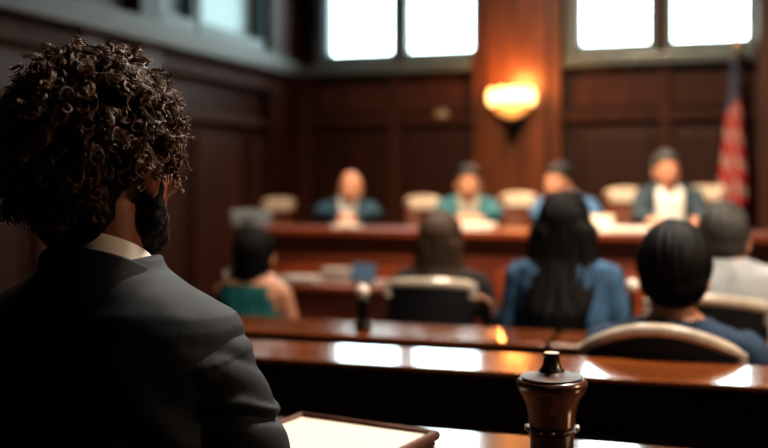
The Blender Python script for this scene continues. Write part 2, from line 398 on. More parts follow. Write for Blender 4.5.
# ------------------------------------------------------------------ flag
def make_flag():
    Z = 7.80; q = R(737, Z)
    t = thing('flag', 'striped red, white and blue flag hanging furled on a pole beside the right windows', 'flag', (q.x, q.y, 0.15))
    top = zat(58, Z) - 0.15; bot = zat(206, Z) - 0.15; cant = zat(108, Z) - 0.15
    base = MB().lathe([(0.12, 0), (0.12, 0.02), (0.10, 0.04), (0.04, 0.06), (0.03, 0.1), (0.0, 0.1)]); obj('base', base, M_BRASS, t)
    obj('pole', MB().cap((0, 0, 0.05), (0, 0, top + 0.06), 0.013, 0.012), W_GAVEL, t)
    fin = MB().lathe([(0.012, 0), (0.022, 0.01), (0.014, 0.02), (0.03, 0.045), (0.026, 0.075), (0.008, 0.11), (0.0, 0.125)], Matrix.Translation((0, 0, top + 0.05)))
    obj('finial', fin, M_BRASS, t)
    nu, nv = 120, 90; vs = []; cols = []; fs = []
    for j in range(nv + 1):
        v = j / nv; z = top + (bot - top) * v
        rx = 0.020 + 0.058 * min(1, v * 1.25) ** 0.9; ry = 0.020 + 0.055 * v ** 0.8
        for i in range(nu):
            a = 2 * PI * i / nu
            fold = 1 + 0.26 * math.sin(7 * a + 1.6 * v + 0.7) * min(1, 0.3 + v) + 0.08 * math.sin(3 * a - 3 * v)
            cx = -0.012 - 0.02 * v
            sag = 0.05 * math.sin(a * 1.0 + 0.5) * (v ** 3)
            vs.append(Vector((cx + rx * fold * math.cos(a), ry * fold * math.sin(a) - 0.005, z + sag)))
            edge = (cant - z) + 0.07 * math.cos(a + 0.6)
            if edge < 0:
                s = (i * 7 // nu * 1) ; star = (math.sin(a * 14 + (j // 5 % 2) * 1.5) > 0.86 and j % 5 in (2, 3))
                c = (0.55, 0.55, 0.6) if star else (0.020, 0.035, 0.085)
            else:
                w = (a / (2 * PI) * 9 + (z * 5.2)) % 1.0
                c = (0.42, 0.33, 0.31) if w < 0.36 else (0.40, 0.020, 0.022)
            cols.append((*c, 1))
    for j in range(nv):
        for i in range(nu):
            a = j * nu + i; b = j * nu + (i + 1) % nu; fs.append((a, b, b + nu, a + nu))
    fs.append(tuple(range(nu))); fs.append(tuple(range(nv * nu, (nv + 1) * nu)))
    mb = MB(); mb.add(vs, fs)
    m, nt, b = new_mat('flag_cloth'); b.inputs['Roughness'].default_value = 0.8
    at = nt.nodes.new('ShaderNodeAttribute'); at.attribute_name = 'Col'; nt.links.new(at.outputs['Color'], b.inputs['Base Color'])
    o = obj('cloth', mb, m, t, angle=80)
    ca = o.data.color_attributes.new('Col', 'FLOAT_COLOR', 'POINT')
    for k, c in enumerate(cols): ca.data[k].color = c
make_flag()

# ------------------------------------------------------------------ judges' bench, tables, rail
BT = 1.0; BY = 6.5 * CA
def make_bench():
    x0, x1 = -3.0, 2.0
    t = thing('judges_bench', 'long panelled mahogany bench where the four officials sit facing the room', 'bench', (0, 0, 0))
    obj('bench_top', MB().box((x0 - 0.05, BY - 0.04, BT - 0.045), (x1, BY + 0.55, BT), 0.012), W_BENCH, t)
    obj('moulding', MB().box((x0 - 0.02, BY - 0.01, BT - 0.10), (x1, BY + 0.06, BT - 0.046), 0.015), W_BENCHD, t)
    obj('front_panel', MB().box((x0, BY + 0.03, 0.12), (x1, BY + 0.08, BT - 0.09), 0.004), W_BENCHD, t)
    mb = MB(); x = x0 + 0.1
    while x < x1 - 0.7:
        mb.box((x, BY + 0.005, 0.25), (x + 0.62, BY + 0.04, 0.76), 0.015); x += 0.74
    obj('raised_panels', mb, W_BENCH, t)
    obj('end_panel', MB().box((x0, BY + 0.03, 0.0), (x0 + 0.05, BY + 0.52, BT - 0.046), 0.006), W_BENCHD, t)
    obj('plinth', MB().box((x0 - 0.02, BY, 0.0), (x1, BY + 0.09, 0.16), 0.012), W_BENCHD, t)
make_bench()

def make_rail():
    t = thing('court_rail', 'long polished wooden rail with dark panelled front just beyond the notebook table', 'rail', (0, 0, 0))
    y0 = 2.48 * CA; y1 = 2.70 * CA; x0, x1 = -2.7, 2.0; z = 0.868
    obj('ledge', MB().box((x0, y0, -0.013), (x1, y1, 0), 0.004, Matrix(((1, 0, 0, 0), (0, 1, 0, 0), (0, 0.050, 1, z - 0.050 * y1), (0, 0, 0, 1))), seg=3), W_RAIL, t)
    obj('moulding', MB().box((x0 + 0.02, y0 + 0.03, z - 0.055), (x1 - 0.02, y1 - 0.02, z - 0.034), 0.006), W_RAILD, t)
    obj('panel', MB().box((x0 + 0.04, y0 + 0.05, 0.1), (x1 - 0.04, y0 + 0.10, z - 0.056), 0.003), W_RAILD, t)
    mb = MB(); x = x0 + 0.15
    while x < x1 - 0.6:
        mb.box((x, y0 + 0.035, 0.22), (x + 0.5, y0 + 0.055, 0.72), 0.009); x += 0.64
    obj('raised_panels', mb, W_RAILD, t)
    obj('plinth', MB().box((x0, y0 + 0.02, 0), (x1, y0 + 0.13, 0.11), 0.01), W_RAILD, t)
make_rail()

def make_table(label, x0, x1, y0, y1, z, mat_top, mat_leg, th=0.03, apron=0.09, inset=0.06, slope=0.0):
    t = thing('table', label, 'table', ((x0 + x1) / 2, (y0 + y1) / 2, 0))
    hx = (x1 - x0) / 2; hy = (y1 - y0) / 2
    obj('tabletop', MB().box((-hx, -hy, z - th), (hx, hy, z), 0.008, Matrix(((1, 0, 0, 0), (0, 1, 0, 0), (0, slope, 1, -slope * hy), (0, 0, 0, 1))), seg=3), mat_top, t)
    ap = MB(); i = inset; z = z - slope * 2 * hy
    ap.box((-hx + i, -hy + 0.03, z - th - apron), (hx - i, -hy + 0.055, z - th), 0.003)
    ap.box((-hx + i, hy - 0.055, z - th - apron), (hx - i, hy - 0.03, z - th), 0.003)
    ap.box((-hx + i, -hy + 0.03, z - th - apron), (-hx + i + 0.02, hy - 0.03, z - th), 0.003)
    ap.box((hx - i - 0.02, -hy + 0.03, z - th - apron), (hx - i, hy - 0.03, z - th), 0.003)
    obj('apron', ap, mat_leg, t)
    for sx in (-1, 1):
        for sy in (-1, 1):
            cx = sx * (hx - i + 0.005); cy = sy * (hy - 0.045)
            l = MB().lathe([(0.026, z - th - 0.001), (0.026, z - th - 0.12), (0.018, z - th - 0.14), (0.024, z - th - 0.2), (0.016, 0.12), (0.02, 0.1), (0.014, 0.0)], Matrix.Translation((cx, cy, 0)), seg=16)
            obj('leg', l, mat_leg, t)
    return t
R2a = 3.44 * CA; R2b = 3.68 * CA; RS = 0.06
def r2z(y): return 0.80 + (y - R2b) * RS
xj = R(547, Zrow(547, R2a)).x
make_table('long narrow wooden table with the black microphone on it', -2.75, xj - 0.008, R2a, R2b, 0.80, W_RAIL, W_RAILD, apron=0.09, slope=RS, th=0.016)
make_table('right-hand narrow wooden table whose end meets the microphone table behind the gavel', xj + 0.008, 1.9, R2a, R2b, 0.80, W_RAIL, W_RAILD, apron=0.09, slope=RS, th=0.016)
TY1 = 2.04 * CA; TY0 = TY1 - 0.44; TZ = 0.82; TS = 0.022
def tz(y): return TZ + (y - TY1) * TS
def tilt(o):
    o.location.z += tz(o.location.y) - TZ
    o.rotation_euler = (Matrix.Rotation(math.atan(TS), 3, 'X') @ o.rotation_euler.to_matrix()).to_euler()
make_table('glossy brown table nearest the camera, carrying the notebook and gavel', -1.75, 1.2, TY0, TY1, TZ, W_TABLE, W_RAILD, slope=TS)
CT = dict(x0=-2.55, x1=-1.42, y0=5.0, y1=5.5, z=0.76)
t = make_table('small wooden clerk table with papers in front of the long bench', CT['x0'], CT['x1'], CT['y0'], CT['y1'], CT['z'], W_BENCH, W_BENCHD, apron=0.14)
obj('modesty_panel', MB().box((-0.48, 0.16, 0.1), (0.48, 0.18, 0.62), 0.004), W_BENCHD, t)

# ------------------------------------------------------------------ chairs
def make_chair(label, loc, rz, seat_h=0.45, back_h=0.88, w=0.42, pad=M_BLACKPAD, rail=M_RIM, leg=M_DARKMETAL, arch=0.035, highlight=None, group=None, rr=0.010, dep=0.40, bot=0.12):
    t = thing('chair', label, 'chair', loc, rz, group)
    # faces +Y; back of the seat is at -0.2
    st = MB().box((-w / 2, -0.17, seat_h - 0.055), (w / 2, -0.17 + dep, seat_h), 0.02, seg=3)
    obj('seat', st, pad, t)
    z0 = seat_h + bot; hw = w / 2 - 0.005
    def yb(x, z): return -0.235 + 0.045 * (x / hw) ** 2 - 0.05 * (z - seat_h) / 0.45
    def ztop(x): return back_h + arch * (1 - (x / hw) ** 2)
    b = MB()
    nu, nv = 16, 10
    for side in (0, 1):
        b.grid(lambda u, v: (lambda x: (x, yb(x, z0 + (ztop(x) - z0) * v) + (0.028 if side else 0), z0 + (ztop(x) - z0) * v))((u * 2 - 1) * hw), nu, nv)
    # stitch the two sheets
    n = (nu + 1) * (nv + 1)
    ring = [i for i in range(nu + 1)] + [(j) * (nu + 1) + nu for j in range(1, nv + 1)] + [nv * (nu + 1) + i for i in range(nu - 1, -1, -1)] + [j * (nu + 1) for j in range(nv - 1, 0, -1)]
    for k in range(len(ring)):
        a, c = ring[k], ring[(k + 1) % len(ring)]
        b.f.append((a, c, c + n, a + n))
    obj('backrest', b, pad, t)
    pts = []
    for i in range(21):
        x = (i / 10 - 1) * (hw + 0.002); pts.append((x, yb(x, ztop(x)) + 0.014, ztop(x) + rr * 0.6))
    pts = [(pts[0][0] , pts[0][1], pts[0][2] - 0.05)] + pts + [(pts[-1][0], pts[-1][1], pts[-1][2] - 0.05)]
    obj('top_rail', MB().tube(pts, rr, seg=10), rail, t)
    if highlight is not None:
        obj('highlight', MB().box((-hw * 0.82, yb(0, back_h) + 0.02, back_h - 0.075), (hw * 0.82, yb(0, back_h) + 0.075, back_h + 0.015), 0.02, seg=3), highlight, t)  # added pad shaped like the highlight on the chair top
    for sx in (-1, 1):
        obj('leg', MB().cap((sx * (w / 2 - 0.035), dep - 0.21, seat_h - 0.05), (sx * (w / 2 - 0.02), dep - 0.19, 0.012), 0.014, 0.011), leg, t)
        obj('leg', MB().tube([(sx * (w / 2 - 0.02), -0.20, 0.0), (sx * (w / 2 - 0.03), -0.165, seat_h - 0.03), (sx * (w / 2 - 0.03), yb(hw * .9, z0 + .06) + 0.014, z0 + 0.06)], 0.013), leg, t)
    return t

# ------------------------------------------------------------------ people
def hand(mb, w, d, n, side, curl=0.35, s=1.0):
    """hand at wrist w, pointing along d, palm facing n; thumb on the inner side (side = +1 right hand)"""
    d = Vector(d).normalized(); n = Vector(n); n = (n - d * n.dot(d)).normalized(); l = d.cross(n) * side * s
    w = Vector(w); d = d * s; n = n * s
    for i, off in enumerate((-1.5, -0.5, 0.5, 1.5)):
        k0 = w + l * off * 0.013 + d * 0.015; k1 = w + l * off * 0.0205 + d * (0.086 - 0.004 * abs(off - 0.3))
        mb.cap(k0, k1, 0.014 * s, 0.0115 * s, seg=10, hr=3)
        L = (0.078, 0.088, 0.082, 0.064)[i] if side > 0 or True else 0.08
        a = 0.0; p0 = k1
        dirl = (d / s + l / s * off * 0.05).normalized()
        for sgi, fr in enumerate((0.45, 0.31, 0.24)):
            a += curl * (0.8 + 0.25 * sgi)
            dd = dirl * math.cos(a) + n / s * math.sin(a)
            p1 = p0 + dd * L * fr * s; mb.cap(p0, p1, (0.0092 - 0.0008 * sgi) * s, (0.0085 - 0.0008 * sgi) * s, seg=10, hr=3); p0 = p1
    t0 = w - l * 0.024 + d * 0.025; t1 = t0 - l * 0.028 + d * 0.035 + n * 0.008; t2 = t1 - l * 0.008 + d * 0.034 + n * 0.006
    mb.cap(t0, t1, 0.0145 * s, 0.0105 * s, seg=10, hr=3); mb.cap(t1, t2, 0.0105 * s, 0.0085 * s, seg=10, hr=3)

def head_prims(mb, M, s=1.0, female=False):
    S = M @ Matrix.Scale(s, 4)
    mb.ell((0, -0.008, 0.022), (0.077, 0.098, 0.103), S, 28, 18)
    mb.ell((0, 0.028, -0.030), (0.064, 0.068, 0.082), S, 24, 16)
    mb.ell((0, 0.040, -0.080), (0.046 if female else 0.052, 0.046, 0.036), S, 20, 12)      # jaw
    mb.ell((0, 0.078, -0.098), (0.020, 0.017, 0.016), S)                                       # chin
    for sx in (-1, 1):
        mb.ell((sx * 0.040, 0.072, -0.022), (0.024, 0.022, 0.020), S)                          # cheekbones
        mb.ell((sx * 0.032, 0.087, 0.026), (0.026, 0.012, 0.010), S)                           # brow
        # ear
        rt = Euler((rad(-8), 0, rad(-22 * sx))).to_matrix()
        mb.ell((sx * 0.080, -0.006, -0.012), (0.0085, 0.019, 0.031), S, 16, 10, rot=rt)
        mb.ell((sx * 0.077, 0.002, -0.036), (0.009, 0.010, 0.012), S)
    mb.cap((0, 0.094, 0.012), (0, 0.110, -0.028), 0.009 * s, 0.0125 * s, S if s == 1 else S)     # nose
    for sx in (-1, 1): mb.ell((sx * 0.011, 0.102, -0.033), (0.009, 0.010, 0.008), S)
    mb.ell((0, 0.093, -0.062), (0.022, 0.010, 0.006), S); mb.ell((0, 0.091, -0.071), (0.019, 0.010, 0.006), S)

def face_parts(root, M):
    for sx in (-1, 1):
        obj('eye', MB().ell((sx * 0.031, 0.088, 0.008), (0.013, 0.008, 0.008), M), M_EYE, root)
    obj('lips', MB().ell((0, 0.0965, -0.0665), (0.023, 0.009, 0.0095), M), M_LIP, root)

def seated_legs(hs, kx=0.11, kl=0.46, rr=1.0):
    return [((0.085, 0.02, hs + 0.094 * rr), (kx, kl, hs + 0.080), 0.078 * rr, 0.062 * rr), ((kx, kl, hs + 0.077), (kx, kl - 0.01, 0.10), 0.060 * rr, 0.042 * rr)]

def person(label, loc, rz, top, hs=0.45, sw=0.17, hy=0.05, yaw=0, pitch=0, roll=0, female=False, skin=M_SKIN, hair='short', hmat=M_HAIRDKB, coat=M_TEALJ, shirt=None, tie=None,
           arms=None, bare=False, legs=M_TROUSER, drop=0.27, lean=0.04, voxel=0.006, vneck=0.10, hands=True, hands_dir=None, knee=0.46, curl=0.35, hx=0.0, hairlen=0.3, hairw=0.098, hscale=1.0, straight=False):
    t = thing('person', label, 'person', loc, rz)
    hc = Vector((hx, lean + hy, top - 0.128)); zs = top - drop
    H = Matrix.Translation(hc) @ Euler((rad(pitch), rad(roll), rad(yaw)), 'ZXY').to_matrix().to_4x4() if False else Matrix.Translation(hc) @ Matrix.Rotation(rad(yaw), 4, 'Z') @ Matrix.Rotation(rad(pitch), 4, 'X') @ Matrix.Rotation(rad(roll), 4, 'Y')
    k = 0.92 if female else 1.0
    pel = hs + 0.04
    def torso(mb, g, pw=2.3):
        zt = zs - pel
        mb.loft([(0, 0.00, pel - 0.015, 0.135 * k * g, 0.10 * g), (0, 0.0, pel + 0.06, 0.170 * g, 0.118 * g), (0, 0.005, pel + 0.35 * zt, 0.140 * k * g, 0.100 * g),
                 (0, lean * 0.4, pel + 0.65 * zt, (sw + 0.0) * g, 0.115 * g), (0, lean * 0.7, pel + 0.88 * zt, (sw + 0.01) * g, 0.108 * g),
                 (0, lean * 0.85, zs + 0.008, (sw + 0.012) * g, 0.09 * g), (0, lean * 0.9, zs + 0.03, (sw - 0.03) * g, 0.078 * g), (0, lean * 0.95, zs + 0.052, 0.092 * g, 0.068 * g), (0, lean, zs + 0.075, 0.062 * g, 0.06 * g)], pw=pw)
    if arms is None:
        arms = {}
    defarm = lambda sx: (Vector((sx * (sw + 0.05), 0.04, zs - 0.27)), Vector((sx * 0.12, 0.26, hs + 0.17)))
    A_ = {sx: arms.get(sx, defarm(sx)) for sx in (-1, 1)}
    body = MB(); torso(body, 0.93 if bare else 0.85)
    nb = Vector((0, lean * 0.9, zs + 0.0))
    body.cap(nb, hc + Vector((0, -0.015, -0.04)), 0.055 * k, 0.052 * k)
    head_prims(body, H, 1.0, female)
    ra = 0.9 * k
    for sx in (-1, 1):
        sh = Vector((sx * (sw - (0.005 if bare else 0.014)), lean * 0.8, zs - (0.035 if bare else 0.045))); el, wr = A_[sx]; el = Vector(el); wr = Vector(wr)
        body.cap(sh, el, (0.050 if bare else 0.042) * ra, 0.038 * ra); body.cap(el, wr, 0.040 * ra, 0.027 * ra)
        dd = (wr - el).normalized() if not hands_dir else Vector(hands_dir[sx]).normalized()
        hand(body, wr + dd * 0.01, dd, Vector((-sx * 0.3, 0, -1)) if abs(dd.z) < 0.9 else Vector((-sx, 0, 0)), sx, curl, 0.95 * k)
        for (a, b, r0, r1) in seated_legs(hs, kl=knee, rr=0.9):
            body.cap((sx * a[0], a[1], a[2]), (sx * b[0], b[1], b[2]), r0 * 0.9, r1 * 0.9)
        body.cap((sx * 0.11, knee - 0.02, 0.06), (sx * 0.115, knee + 0.14, 0.045), 0.034, 0.03)
    obj('body', fuse(body, voxel, 3), skin, t, angle=180)
    # clothing
    co = MB(); torso(co, 1.0)
    for sx in (-1, 1):
        sh = Vector((sx * (sw - 0.005), lean * 0.8, zs - 0.035)); el, wr = A_[sx]; el = Vector(el); wr = Vector(wr)
        if not bare:
            co.cap(sh, el, 0.062 * k, 0.052 * k); co.cap(el, wr - (wr - el).normalized() * 0.01, 0.052 * k, 0.040 * k)
    cm = fuse(co, 0.008, 4)
    displace(cm, lambda c, n: n * (0.006 * noise.noise(c * 14) + 0.004 * noise.noise(Vector((c.x * 30, c.y * 30, c.z * 12)))))
    if bare:   # sleeveless: cut a neckline and arm holes
        bm = bmesh.new(); bm.from_mesh(cm)
        bmesh.ops.delete(bm, geom=[v for v in bm.verts if v.co.z > zs + 0.012 or (abs(v.co.x) > sw - 0.03 and v.co.z > zs - 0.05) or (abs(v.co.x) > sw - 0.012 and v.co.z > zs - 0.10)], context='VERTS'); bm.to_mesh(cm); bm.free()
    else:
        bm = bmesh.new(); bm.from_mesh(cm)
        bmesh.ops.delete(bm, geom=[v for v in bm.verts if v.co.z > zs + 0.058 and abs(v.co.x) < 0.1], context='VERTS'); bm.to_mesh(cm); bm.free()
    obj('top' if coat in (M_TEALTOP, M_BLACKC, M_NAVY, M_SHIRTG) else 'jacket', cm, coat, t, angle=180)
    tr = MB()
    tr.loft([(0, 0.0, hs + 0.014, 0.15, 0.10), (0, 0.0, hs + 0.05, 0.178, 0.122), (0, 0.0, hs + 0.13, 0.165, 0.116), (0, 0, hs + 0.18, 0.15, 0.108)])
    for sx in (-1, 1):
        for (a, b, r0, r1) in seated_legs(hs, kl=knee, rr=0.97):
            tr.cap((sx * a[0], a[1], a[2]), (sx * b[0], b[1], b[2]), r0, r1)
    obj('trousers', fuse(tr, 0.009, 3), legs, t, angle=180)
    for sx in (-1, 1):
        sho = MB().loft([(sx * 0.115, knee + 0.05, 0.0, 0.042, 0.13), (sx * 0.115, knee + 0.05, 0.02, 0.046, 0.135), (sx * 0.115, knee + 0.04, 0.05, 0.040, 0.115), (sx * 0.115, knee - 0.0, 0.085, 0.042, 0.055), (sx * 0.115, knee - 0.01, 0.10, 0.040, 0.045)])
        obj('shoe', sho, M_SHOE, t)
    if shirt is not None:
        def surf(u, v):
            z = zs + 0.055 - v * 0.36; wdt = (vneck * 0.5) * min(1, 0.45 + v * 4) if straight else vneck * (1 - v) ** 0.8 * 0.5 + 0.012
            x = (u * 2 - 1) * wdt
            # front of the chest at that height
            zz = [(pel + 0.35 * (zs - pel), 0.105, .005, .14), (pel + 0.65 * (zs - pel), 0.123, lean * .4, sw), (pel + 0.88 * (zs - pel), 0.116, lean * .7, sw + .01), (zs + 0.005, 0.096, lean * .85, sw - .02), (zs + 0.045, 0.076, lean * .95, .095), (zs + 0.07, 0.062, lean, .062)]
            for q in range(len(zz) - 1):
                if zz[q][0] <= z <= zz[q + 1][0] or q == len(zz) - 2:
                    f = max(0, min(1, (z - zz[q][0]) / (zz[q + 1][0] - zz[q][0])));
                    ry = zz[q][1] * (1 - f) + zz[q + 1][1] * f; cy = zz[q][2] * (1 - f) + zz[q + 1][2] * f; rx = zz[q][3] * (1 - f) + zz[q + 1][3] * f; break
            y = cy + (ry + 0.012) * max(0.05, 1 - (abs(x) / rx) ** 2.3) ** (1 / 2.3)
            return (x, y, z)
        obj('shirt', MB().grid(surf, 12, 24), shirt, t)
        col = MB().loft([(0, lean, zs + 0.045, 0.068, 0.066, -0.2), (0, lean, zs + 0.085, 0.060, 0.060, -0.25)], closed=False)
        obj('shirt_collar', col, shirt, t)
        if tie is not None:
            obj('tie', MB().grid(lambda u, v: (lambda p: ((u * 2 - 1) * (0.012 + 0.02 * v), p[1] + 0.007, p[2]))(surf(0.5, v)), 4, 20), tie, t)
    # hair
    h = MB()
    if hair == 'short':
        h.ell((0, -0.020, 0.036), (0.085, 0.098, 0.100), H, 28, 18)
        h.ell((0, -0.045, -0.008), (0.076, 0.062, 0.064), H, 24, 14)
        h.ell((0, 0.045, 0.085), (0.062, 0.045, 0.036), H, 20, 12)
        vox = 0.005
    elif hair == 'bald':
        h.ell((0, -0.040, 0.012), (0.083, 0.078, 0.082), H, 28, 18)
        h.ell((0, -0.050, -0.02), (0.078, 0.058, 0.066), H, 24, 14)
        vox = 0.005
    elif hair == 'bob':
        h.ell((0, -0.022, 0.030), (0.086, 0.100, 0.100), H, 28, 18)
        h.loft([(0, -0.03, 0.06, 0.07, 0.08), (0, -0.035, 0.0, 0.082, 0.082), (0, -0.045, -0.07, 0.078, 0.065), (0, -0.055, -0.115, 0.060, 0.045), (0, -0.055, -0.135, 0.04, 0.03)], H)
        vox = 0.006
    else:
        h.ell((0, -0.022, 0.034), (0.090, 0.102, 0.104), H, 28, 18)
        L = hairlen
        wd = hairw
        secs = [(0, -0.03, 0.06, 0.07, 0.08), (0, -0.035, 0.0, wd, 0.085), (0, -0.045, -0.10, wd + 0.006, 0.07), (0, -0.075, -0.16, wd + 0.006, 0.055), (0, -0.125, -0.12 - L * 0.35, wd * 0.9, 0.045), (0, -0.142, -0.11 - L * 0.7, wd * 0.55, 0.034), (0, -0.142, -0.10 - L, wd * 0.26, 0.018)]
        h.loft([s_ for s_ in secs], Matrix.Translation(hc) @ Matrix.Rotation(rad(yaw * 0.4), 4, 'Z'))
        vox = 0.006
    if hscale != 1: h.v = [hc + (p - hc) * hscale for p in h.v]
    hm = fuse(h, vox, 3)
    Hi = H.inverted()
    def hd(c, n):
        q = Hi @ c; a = math.atan2(q.x, -q.y)
        return n * (0.006 * noise.noise(Vector((a * 9, q.z * 9, 3.1))) + (0.0015 if hair in ('short', 'bald') else 0.004) * math.sin(a * 34 + 6 * noise.noise(Vector((a * 2, q.z * 7, 0)))))
    displace(hm, hd)
    obj('hair', hm, hmat, t, angle=180)
    face_parts(t, H)
    return t, H

# ---- officials behind the bench (they face the camera side of the room)
PZ = 0.15
JY = 7.5 * CA
def jl(px): q = on(px, JY); return (q.x, q.y, PZ)
def jarms(wx_=0.07, wy=0.50, ex=0.19, lift=0.0):
    z = BT - PZ + 0.066
    return {1: ((ex, 0.20, z + 0.0), (wx_, wy, z - 0.004 + lift)), -1: ((-ex, 0.20, z), (-wx_, wy, z - 0.004 + lift))}
def ptop(px, py, dy=0.09): return zat(py, Zrow(px, JY - dy)) - PZ
hd_in = {1: (-0.75, 0.66, 0.0), -1: (0.75, 0.66, 0.0)}
p1 = jl(348); t1, _ = person('balding official in dark teal jacket with clasped hands, leftmost behind the bench', p1, PI + rad(20), ptop(350, 171), sw=0.152, yaw=-8, pitch=-14, hair='bald', hmat=M_HAIRBRN, coat=M_TEALJ, shirt=M_SHIRTG, skin=M_SKIN, arms=jarms(0.05, 0.42), drop=0.235, lean=0.07, hs=0.44, vneck=0.12, hx=-0.02)
p2 = jl(468); t2, _ = person('official in teal jacket and taupe shirt behind white papers, second from left', p2, PI + rad(15), ptop(468, 165), sw=0.155, yaw=0, pitch=-8, hmat=M_HAIRDKB, coat=M_TEALJ2, shirt=M_TAN, skin=M_SKIN2, arms=jarms(0.08, 0.44), drop=0.25, lean=0.06, hs=0.44, vneck=0.14)
p3 = jl(565); t3, _ = person('official in blue jacket leaning sideways, partly behind the long-haired woman', p3, PI + rad(12), ptop(558, 163), sw=0.155, yaw=-30, pitch=-10, roll=-8, hmat=M_HAIRDKB, coat=M_BLUEJ, shirt=M_SHIRTG, skin=M_SKIN, arms=jarms(0.10, 0.42), drop=0.25, lean=0.06, hs=0.44, hx=0.05)
p4 = jl(668); t4, _ = person('official in slate jacket with open white shirt, seated beside the flag', p4, PI + rad(9), ptop(664, 151), sw=0.165, yaw=12, pitch=-4, hmat=M_HAIRGREY, coat=M_SLATEJ, shirt=M_SHIRT, skin=M_SKIN, arms=jarms(0.14, 0.44), drop=0.255, lean=0.05, hs=0.50, vneck=0.17, hx=0.02, straight=True)

# chairs at the bench
for lab, pp, hs, ca_ in (('low brown leather chair under the leftmost official', p1, 0.44, 20), ('low brown leather chair under the official in teal', p2, 0.44, 15), ('low brown leather chair under the official in blue', p3, 0.44, 12), ('low brown leather chair under the official beside the flag', p4, 0.50, 9)):
    make_chair(lab, (pp[0], pp[1], PZ), PI + rad(ca_), seat_h=hs, back_h=0.74, w=0.40, pad=M_CHBROWN, rail=W_BENCHD, leg=W_BENCHD)
for lab, px, py, dy in (('empty brown chair with pale headrest left of all the officials', 266, 200, 0.52),
                    ('empty brown chair with pale headrest between the first two officials', 414, 198, 0.52),
                    ('empty brown chair with pale headrest left of the official in blue', 512, 195, 0.52),
                    ('empty brown chair with pale headrest left of the official in the white shirt', 621, 190, 0.52),
                    ('empty brown chair with pale headrest between official and flag', 704, 188, 0.50)):
    q = on(px, JY + dy)
    make_chair(lab, (q.x, q.y, PZ), PI, seat_h=0.45, back_h=zat(py, Zrow(px, JY + dy)) - PZ - 0.02, w=0.27, pad=M_CHBROWN, rail=M_CREAM, leg=W_BENCHD, highlight=M_CREAM, group='empty chairs behind the bench', rr=0.012, arch=0.02)  # cream rail and pad paint the highlight along the chair tops

# papers on the bench
def papers(label, px, yr, z, w, d, n, rz=0.0, group=None, mat=M_PAPER, th=0.006, name='paper_stack', cat='papers'):
    q = on(px, yr)
    mb = MB()
    for k in range(n):
        mb.box((-w / 2, -d / 2, k * th), (w / 2, d / 2, (k + 1) * th - 0.0006), 0.001, Matrix.Translation((random.uniform(-.008, .008), random.uniform(-.008, .008), 0)) @ Matrix.Rotation(random.uniform(-.08, .08), 4, 'Z'))
    o = obj(name, mb, mat); o.location = (q.x, q.y, z + 0.0005); o.rotation_euler = (0, 0, rz)
    return tag(o, label, cat, group)
papers('white papers on the bench before the official in teal', 478, BY + 0.14, BT, 0.21, 0.20, 6, 0.1, 'papers on the bench')
papers('small white papers on the bench before the leftmost official', 347, BY + 0.08, BT, 0.15, 0.13, 4, -0.1, 'papers on the bench')
papers('long low row of white papers on the bench right of the long-haired woman', 625, BY + 0.12, BT, 0.30, 0.22, 4, 0.05, 'papers on the bench')
# upright tilted document holder right of the long haired woman
q = on(598, BY + 0.36)
t = thing('document_stand', 'small tilted stand of cream papers on the bench right of the blue official', 'document stand', (q.x, q.y, BT), 0)
Mt = Matrix.Translation((0, 0.02, 0.008)) @ Matrix.Rotation(rad(-30), 4, 'X')
obj('sheet', MB().box((-0.085, -0.016, 0.01), (0.085, -0.006, 0.080), 0.002, Mt), M_CREAM, t)
obj('back_board', MB().box((-0.09, -0.004, 0.0), (0.09, 0.006, 0.085), 0.002, Mt), W_BENCHD, t)
obj('foot', MB().box((-0.09, -0.01, 0.0), (0.09, 0.07, 0.007), 0.002), W_BENCHD, t)
# a blue grey folder and box at the left end of the bench
q = on(252, BY + 0.30)
t = thing('folder_box', 'blue-grey document box on the left end of the bench', 'box', (q.x, q.y, BT), rad(8))
obj('box_body', MB().box((-0.11, -0.09, 0.0005), (0.11, 0.09, 0.07), 0.004), plain('blue_grey_card', (0.16, 0.19, 0.22), rough=0.7), t)
obj('lid', MB().box((-0.116, -0.096, 0.066), (0.116, 0.096, 0.10), 0.005), plain('grey_card_lid', (0.24, 0.27, 0.30), rough=0.7), t)
obj('label_slot', MB().box((-0.03, -0.094, 0.02), (0.03, -0.0895, 0.045), 0.001), M_BRASS, t)

# clerk table things
def ct(px, d): 
    q = on(px, CT['y0'] + d); return q
papers('grey-white papers lying flat on the left of the clerk table', 302, CT['y0'] + 0.14, CT['z'], 0.20, 0.22, 5, 0.05, 'papers on the clerk table', M_GREYBOX)
q = ct(339, 0.24)
t = thing('box_file', 'grey card box on the clerk table behind the flat papers', 'box', (q.x, q.y, CT['z'] + 0.0005), rad(-6))
obj('box_body', MB().box((-0.075, -0.06, 0), (0.075, 0.06, 0.055), 0.003), M_GREYBOX, t)
obj('lid', MB().box((-0.079, -0.064, 0.05), (0.079, 0.064, 0.07), 0.004), M_GREYBOX, t)
q = ct(362, 0.16)
t = thing('open_laptop', 'slim blue-grey folding screen standing open on the clerk table', 'laptop', (q.x, q.y, CT['z'] + 0.0005), rad(-15))
obj('screen', MB().box((-0.075, -0.004, 0.008), (0.075, 0.004, 0.105), 0.003, Matrix.Rotation(rad(-14), 4, 'X')), M_BLUE, t)
obj('keyboard', MB().box((-0.075, 0.0, 0.0), (0.075, 0.12, 0.010), 0.003), M_GREYBOX, t)

# ---- audience (they face the bench)
def at(px, Z): q = R(px, Z); return (q.x, q.y, 0)
